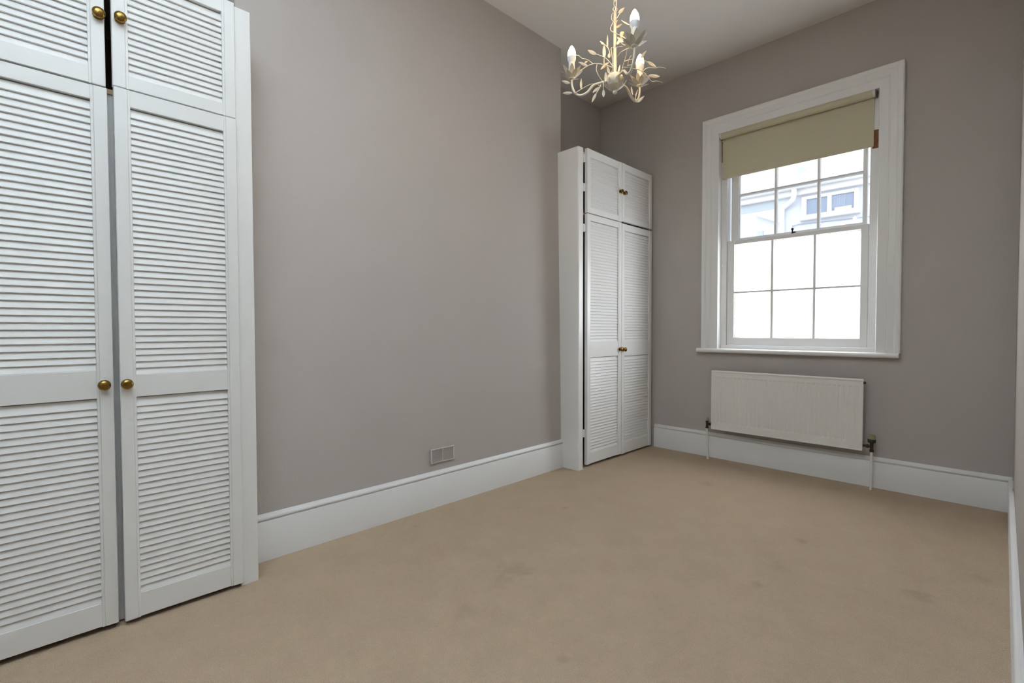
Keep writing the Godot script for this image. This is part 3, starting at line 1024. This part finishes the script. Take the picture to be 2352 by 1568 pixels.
func chandelier() -> void:
	var c := thing("chandelier", Vector3(-1.1727, 2.1347, -1.7695))
	c.rotation.y = deg_to_rad(45.438)
	tag(c, "cream metal chandelier of leafy stems with three lit candle bulbs", "chandelier")
	# stem, hub, finial, loop
	var st := begin()
	lathe(st, [Vector2(0.02, 0.0), Vector2(0.02, 0.0068), Vector2(0.27, 0.0062), Vector2(0.285, 0.0045), Vector2(0.287, 0)], Vector3.ZERO, Vector3.UP, 16)
	part("stem", st, M.cream_metal, c)
	st = begin()
	lathe(st, [Vector2(-0.03, 0.0), Vector2(-0.028, 0.016), Vector2(-0.014, 0.030), Vector2(0.0, 0.0345), Vector2(0.012, 0.032), Vector2(0.022, 0.024), Vector2(0.028, 0.012), Vector2(0.030, 0.0)], Vector3.ZERO, Vector3.UP, 24)
	part("hub", st, M.cream_metal, c)
	st = begin()
	var fin := []
	for k in 9:
		var th := PI * k / 8.0
		fin.append(Vector2(-0.052 - 0.0092 * cos(th), 0.0092 * sin(th)))
	lathe(st, fin, Vector3.ZERO, Vector3.UP, 16)
	part("finial", st, M.cream_metal, c)
	for k in 9:
		st = begin()
		var th := TAU * k / 9.0 + 0.2
		var d := Vector3(cos(th), 0, sin(th))
		var s := Vector3(-sin(th), 0, cos(th))
		blade(st, [Vector3(0, -0.044, 0) + d * 0.004, Vector3(0, -0.040, 0) + d * 0.018, Vector3(0, -0.028, 0) + d * 0.034, Vector3(0, -0.014, 0) + d * 0.044, Vector3(0, -0.006, 0) + d * 0.050], [0.003, 0.0062, 0.0078, 0.0055, 0.0005], s)
		part("hub_petal", st, M.cream_metal, c)
	# arms with flower cups, candle tubes and bulbs
	for k in 3:
		var th := deg_to_rad(-161.6 + 120.0 * k)
		var d := Vector3(cos(th), 0, sin(th))
		var pts := []
		for p in [[25, 0], [49, -2], [90, -9], [117, -34], [146, -43], [170, -29], [183, 3], [185, 36]]:
			pts.append(d * p[0] * 0.001 + Vector3(0, p[1] * 0.001, 0))
		st = begin()
		tube(st, curve(pts, 6), 0.0052, 0.0048, 12)
		part("arm", st, M.cream_metal, c)
		var base := d * 0.185 + Vector3(0, 0.034, 0)
		st = begin()
		lathe(st, [Vector2(-0.006, 0.0), Vector2(-0.004, 0.007), Vector2(0.002, 0.014), Vector2(0.006, 0.0155), Vector2(0.008, 0.0)], base, Vector3.UP, 16)
		part("cup", st, M.cream_metal, c)
		for q in 15:
			st = begin()
			var ph := TAU * q / 15.0 + k * 0.4
			var e := Vector3(cos(ph), 0, sin(ph))
			var s := Vector3(-sin(ph), 0, cos(ph))
			var lift := (1.45 if q % 2 == 0 else 0.75) + 0.15 * sin(q * 2.3 + k)
			blade(st, [base + e * 0.007, base + e * 0.017 + Vector3(0, 0.008 * lift, 0), base + e * 0.029 + Vector3(0, 0.017 * lift, 0), base + e * 0.040 + Vector3(0, 0.024 * lift, 0), base + e * 0.050 + Vector3(0, 0.029 * lift, 0)], [0.004, 0.0088, 0.0102, 0.0072, 0.0005], s)
			part("petal", st, M.cream_metal, c)
		st = begin()
		lathe(st, [Vector2(0.0, 0.0), Vector2(0.0, 0.0135), Vector2(0.070, 0.0132), Vector2(0.070, 0.0)], base, Vector3.UP, 20)
		part("candle_tube", st, M.candle, c)
		st = begin()
		lathe(st, [Vector2(0.066, 0.0), Vector2(0.066, 0.0125), Vector2(0.074, 0.0145), Vector2(0.080, 0.0178), Vector2(0.090, 0.0186), Vector2(0.094, 0.0180), Vector2(0.095, 0.0)], base, Vector3.UP, 20)
		var collar := part("bulb_collar", st, M.bulb_collar, c)
		st = begin()
		lathe(st, [Vector2(0.0942, 0.0), Vector2(0.0942, 0.0172), Vector2(0.102, 0.0182), Vector2(0.112, 0.0174), Vector2(0.122, 0.0146), Vector2(0.131, 0.0105), Vector2(0.138, 0.0065), Vector2(0.142, 0.003), Vector2(0.143, 0.0)], base, Vector3.UP, 20)
		var bulb := part("bulb", st, M.bulb, c)
		var l := OmniLight3D.new()
		l.name = "bulb_light"
		l.light_color = Color8(255, 206, 132)
		l.light_energy = 0.05
		l.light_size = 0.014
		l.omni_range = 8.0
		l.omni_attenuation = 2.0
		l.shadow_enabled = true
		l.position = base + Vector3(0, 0.114, 0)
		c.add_child(l, true)
	# twining stems
	var stems := [
		[V(-8,51,0),V(-27,62,-7),V(-43,71,-14),V(-71,79,-21),V(-88,82,-29),V(-111,77,-36),V(-134,66,-43),V(-161,57,-50)],
		[V(-70,82,-30),V(-73,61,-33),V(-67,44,-35),V(-56,28,-38),V(-44,11,-40)],
		[V(-87,86,-35),V(-110,106,-39),V(-132,113,-43),V(-148,127,-46),V(-166,131,-50)],
		[V(-8,55,0),V(-24,82,-7),V(-43,102,-13),V(-75,119,-20)],
		[V(-8,31,-10),V(-7,79,-12),V(-11,121,-14),V(-12,142,-16),V(5,145,-18),V(44,152,-20)],
		[V(9,93,0),V(16,97,27),V(28,94,53),V(38,86,80)],
		[V(26,29,0),V(32,56,20),V(38,79,40),V(37,93,60)],
		[V(44,87,-20),V(68,103,-35),V(91,113,-50)],
		[V(35,63,-20),V(61,73,-40),V(88,85,-60)],
		[V(83,69,-40),V(117,67,-50),V(144,57,-60),V(162,44,-70),V(179,34,-80),V(205,40,-90),V(232,39,-100)],
		[V(139,73,-70),V(151,86,-76),V(168,94,-82),V(198,96,-88),V(218,103,-94),V(247,100,-100)],
		[V(61,76,-30),V(83,88,-45),V(111,108,-60),V(136,124,-75),V(164,122,-90)],
		[V(22,278,8),V(8,255,8),V(-7,238,8),V(-18,218,8),V(-20,203,8),V(-7,193,8),V(21,180,8)],
		[V(7,290,-10),V(-8,283,-10),V(-13,268,-10),V(-10,254,-10),V(1,245,-10)],
		[V(27,248,0),V(38,216,30),V(45,193,60)],
		[V(-17,120,-20),V(-23,146,-25),V(-40,167,-30)],
		[V(-44,71,-10),V(-42,104,-20)],
		[V(-163,-33,-45),V(-134,-18,-40),V(-111,-7,-35),V(-92,-2,-30),V(-74,-5,-25),V(-54,-19,-20)],
		[V(-54,-6,-20),V(-65,-32,-15),V(-76,-50,-10)],
		[V(-47,-6,-10),V(-46,-36,-10)],
		[V(50,-11,-30),V(83,-25,-70),V(123,-39,-110)],
		[V(44,61,150),V(41,47,150),V(38,31,150)],
		[V(69,101,0),V(63,92,-20),V(64,81,-40)],
		[V(-28,26,-20),V(-17,34,-10),V(-9,41,0)],
		[V(22,158,0),V(29,133,25),V(39,113,50)],
		[V(115,-55,-85),V(113,-27,-97),V(126,13,-110)],
	]
	for s in stems:
		st = begin()
		tube(st, curve(s, 5), 0.0018, 0.0014, 8)
		part("twig", st, M.cream_metal, c)
	var leaves := [
		[V(-75,118,-20),V(-113,136,-20),14], [V(-108,82,-45),V(-148,101,-45),11], [V(-23,79,-10),V(-60,47,-10),12], [V(-18,35,-20),V(-30,67,-20),11],
		[V(-37,0,-12),V(-37,36,-12),12], [V(14,28,0),V(22,64,0),8], [V(-136,-18,-45),V(-136,27,-45),12], [V(-182,16,-60),V(-219,27,-60),12],
		[V(-173,-28,-55),V(-215,-26,-55),13], [V(-75,-50,-10),V(-97,-94,-10),12], [V(-64,-23,-15),V(-91,-44,-15),11], [V(-46,-35,-10),V(-45,-66,-10),12],
		[V(128,128,-70),V(154,163,-70),12], [V(163,125,-90),V(203,104,-90),12], [V(170,70,-100),V(220,61,-100),14], [V(122,-48,-100),V(153,-20,-100),12],
		[V(84,1,-60),V(92,-36,-60),9], [V(13,272,8),V(40,300,8),13], [V(3,216,0),V(32,236,0),9], [V(0,236,-5),V(15,258,-5),7],
		[V(-40,165,-30),V(-57,183,-30),9], [V(-26,150,-30),V(-26,205,-30),7], [V(-41,103,-20),V(-43,159,-20),14], [V(-21,102,-20),V(-20,122,-20),13],
		[V(2,130,30),V(19,159,30),11], [V(28,140,30),V(3,164,30),11], [V(19,181,8),V(36,193,8),16], [V(20,180,8),V(50,160,8),12],
		[V(-123,88,-30),V(-109,97,-30),8], [V(38,31,150),V(45,61,150),7], [V(45,192,60),V(14,210,60),5], [V(116,-21,-110),V(125,10,-110),8],
	]
	var rg := RandomNumberGenerator.new()
	rg.seed = 8
	for q in leaves:
		var a: Vector3 = q[0]
		var b: Vector3 = q[1]
		var wv: float = q[2] * 0.0005
		b += Vector3(0, 0, rg.randf_range(-0.006, 0.008))
		var t := (b - a).normalized()
		# the flat of the leaf is turned partly towards the room's near side
		var side := t.cross(Vector3(rg.randf_range(-0.3, 0.3), -0.45, 0.9)).normalized()
		var bow := t.cross(side) * (b - a).length() * 0.06
		var mid := []
		for f in [0.0, 0.1, 0.25, 0.42, 0.6, 0.78, 0.91, 1.0]:
			mid.append(a.lerp(b, f) + bow * sin(PI * f))
		st = begin()
		blade(st, mid, [0.0011, wv * 0.52, wv * 0.88, wv, wv * 0.93, wv * 0.64, wv * 0.3, 0.0004], side)
		part("leaf", st, M.cream_metal, c)
	# hanging loop, chain, flex and ceiling rose
	st = begin()
	var ring := []
	for k in 17:
		var th := TAU * k / 16.0
		ring.append(Vector3(0.0085 * cos(th), 0.294 + 0.0085 * sin(th), 0))
	tube(st, ring, 0.002, 0.002, 8)
	part("loop", st, M.cream_metal, c)
	var link := begin()
	ring = []
	for k in 21:
		var th := TAU * k / 20.0
		ring.append(Vector3(0.0065 * cos(th), 0.0165 * sin(th), 0))
	tube(link, ring, 0.0019, 0.0019, 8)
	var lm := link.commit()
	var hang := H + 0.012 - c.position.y
	var nl := int((hang - 0.31) / 0.0275)
	for k in nl:
		var o := part("chain_link", lm, M.cream_metal, c, Vector3(0, 0.316 + 0.0275 * k, 0))
		o.rotation.y = 0.5 + (PI / 2 if k % 2 == 1 else 0.0)
		o.rotation.z = 0.06 * sin(k * 1.7)
	st = begin()
	var fl := []
	for k in 34:
		var f := k / 33.0
		fl.append(Vector3(0.006 * sin(f * 26.0), lerpf(0.285, hang - 0.02, f), 0.005 * cos(f * 21.0)))
	tube(st, fl, 0.0022, 0.0022, 8)
	part("flex", st, M.candle, c)
	st = begin()
	lathe(st, [Vector2(hang - 0.045, 0.0), Vector2(hang - 0.045, 0.012), Vector2(hang - 0.03, 0.04), Vector2(hang, 0.055), Vector2(hang, 0)], Vector3.ZERO, Vector3.UP, 24)
	part("ceiling_rose", st, M.cream_metal, c)

# ---------- outside ----------
func neighbour() -> void:
	var g := begin()
	box(g, Vector3(-14, -0.5, -30), Vector3(12, -0.35, Z_BACK - 0.35), 0.0)
	tag(top("ground", g, M.paving), "pale paved yard between the two houses", "ground", "structure")
	var nb := thing("neighbouring_house", Vector3(-2.0, -0.35, -8.0))
	tag(nb, "pale blue rendered house seen through the upper window panes", "house")
	var o := -nb.position
	var st := begin()
	box(st, o + Vector3(-10, -0.35, -12), o + Vector3(6, 3.07, -8.0), 0.0)
	part("wall", st, M.render_blue, nb)
	st = begin()
	box(st, o + Vector3(-6, 2.89, -8.002), o + Vector3(-2.42, 3.06, -7.996), 0.0)
	part("grey_band", st, M.render_grey, nb)  # greyer strip of render below the eave
	st = begin()
	# fascia board and half-round gutter
	box(st, o + Vector3(-10, 3.02, -8.0), o + Vector3(6, 3.16, -7.93), 0.002)
	part("fascia", st, M.upvc, nb)
	st = begin()
	var pr := []
	for k in 9:
		var th := PI + PI * k / 8.0
		pr.append(Vector2(0.055 * cos(th), 0.055 * sin(th)))
	extrude(st, pr, o + Vector3(-10, 3.15, -7.87), Vector3.BACK, Vector3.UP, Vector3(16, 0, 0))
	part("gutter", st, M.upvc, nb)
	st = begin()
	# roof slope in courses of slates
	var rise := 0.62
	for k in 14:
		var z := -7.9 - 0.25 * k
		var y := 3.17 + 0.25 * k * rise
		var q := [Vector2(0, 0), Vector2(0, 0.012), Vector2(-0.30, 0.012 + 0.30 * rise), Vector2(-0.30, 0.30 * rise)]
		extrude(st, q, o + Vector3(-10, y, z), Vector3.BACK, Vector3.UP, Vector3(16, 0, 0))
	part("roof", st, M.slate, nb)
	st = begin()
	box(st, o + Vector3(-2.25, 3.36, -8.5), o + Vector3(-2.15, 3.54, -8.3), 0.01)
	part("roof_vent", st, M.cable, nb)
	# small two-light window
	st = begin()
	for f in [[-2.09, 2.672, -2.028, 2.985], [-1.77, 2.672, -1.718, 2.985], [-1.455, 2.672, -1.405, 2.985], [-2.028, 2.672, -1.77, 2.722], [-2.028, 2.942, -1.77, 2.985], [-1.718, 2.672, -1.455, 2.722], [-1.718, 2.942, -1.455, 2.985]]:
		box(st, o + Vector3(f[0], f[1], -8.02), o + Vector3(f[2], f[3], -7.96), 0.004)
	box(st, o + Vector3(-2.11, 2.645, -8.0), o + Vector3(-1.385, 2.675, -7.92), 0.004)
	var wf := part("window_frame", st, M.upvc, nb)
	for q in [[-2.03, -1.768], [-1.72, -1.452]]:
		st = begin()
		box(st, o + Vector3(q[0], 2.72, -7.99), o + Vector3(q[1], 2.944, -7.985), 0.0)
		part("window_pane", st, M.dark_glass, wf)
	st = begin()
	for k in 13:
		box(st, o + Vector3(-1.716 + 0.0125 * k, 2.77, -7.986), o + Vector3(-1.710 + 0.0125 * k, 2.94, -7.982), 0.0)
	part("blind_strip", st, M.net, wf)
	st = begin()
	box(st, o + Vector3(-1.685, 2.722, -7.986), o + Vector3(-1.485, 2.768, -7.975), 0.004)
	part("sill_box", st, M.peach, wf)
	# downpipe with its swan neck, waste pipe, cable and vent
	st = begin()
	tube(st, curve([o + Vector3(-2.165, 3.10, -7.87), o + Vector3(-2.165, 3.02, -7.88), o + Vector3(-2.20, 2.95, -7.91), o + Vector3(-2.31, 2.88, -7.945), o + Vector3(-2.345, 2.82, -7.955), o + Vector3(-2.345, 2.5, -7.955), o + Vector3(-2.345, -0.3, -7.955)], 6), 0.034, 0.034, 16)
	part("downpipe", st, M.upvc, nb)
	st = begin()
	tube(st, [o + Vector3(-2.70, 2.835, -7.95), o + Vector3(-2.37, 2.675, -7.95)], 0.022, 0.022, 14)
	part("waste_pipe", st, M.waste, nb)
	st = begin()
	tube(st, curve([o + Vector3(-2.205, 2.3, -7.985), o + Vector3(-2.205, 2.55, -7.985), o + Vector3(-2.17, 2.603, -7.985), o + Vector3(-1.8, 2.597, -7.985), o + Vector3(-1.2, 2.58, -7.985)], 5), 0.006, 0.006, 8)
	part("cable", st, M.cable, nb)
	st = begin()
	box(st, o + Vector3(-2.70, 2.49, -8.0), o + Vector3(-2.615, 2.585, -7.975), 0.004)
	part("wall_vent", st, M.render_grey, nb)
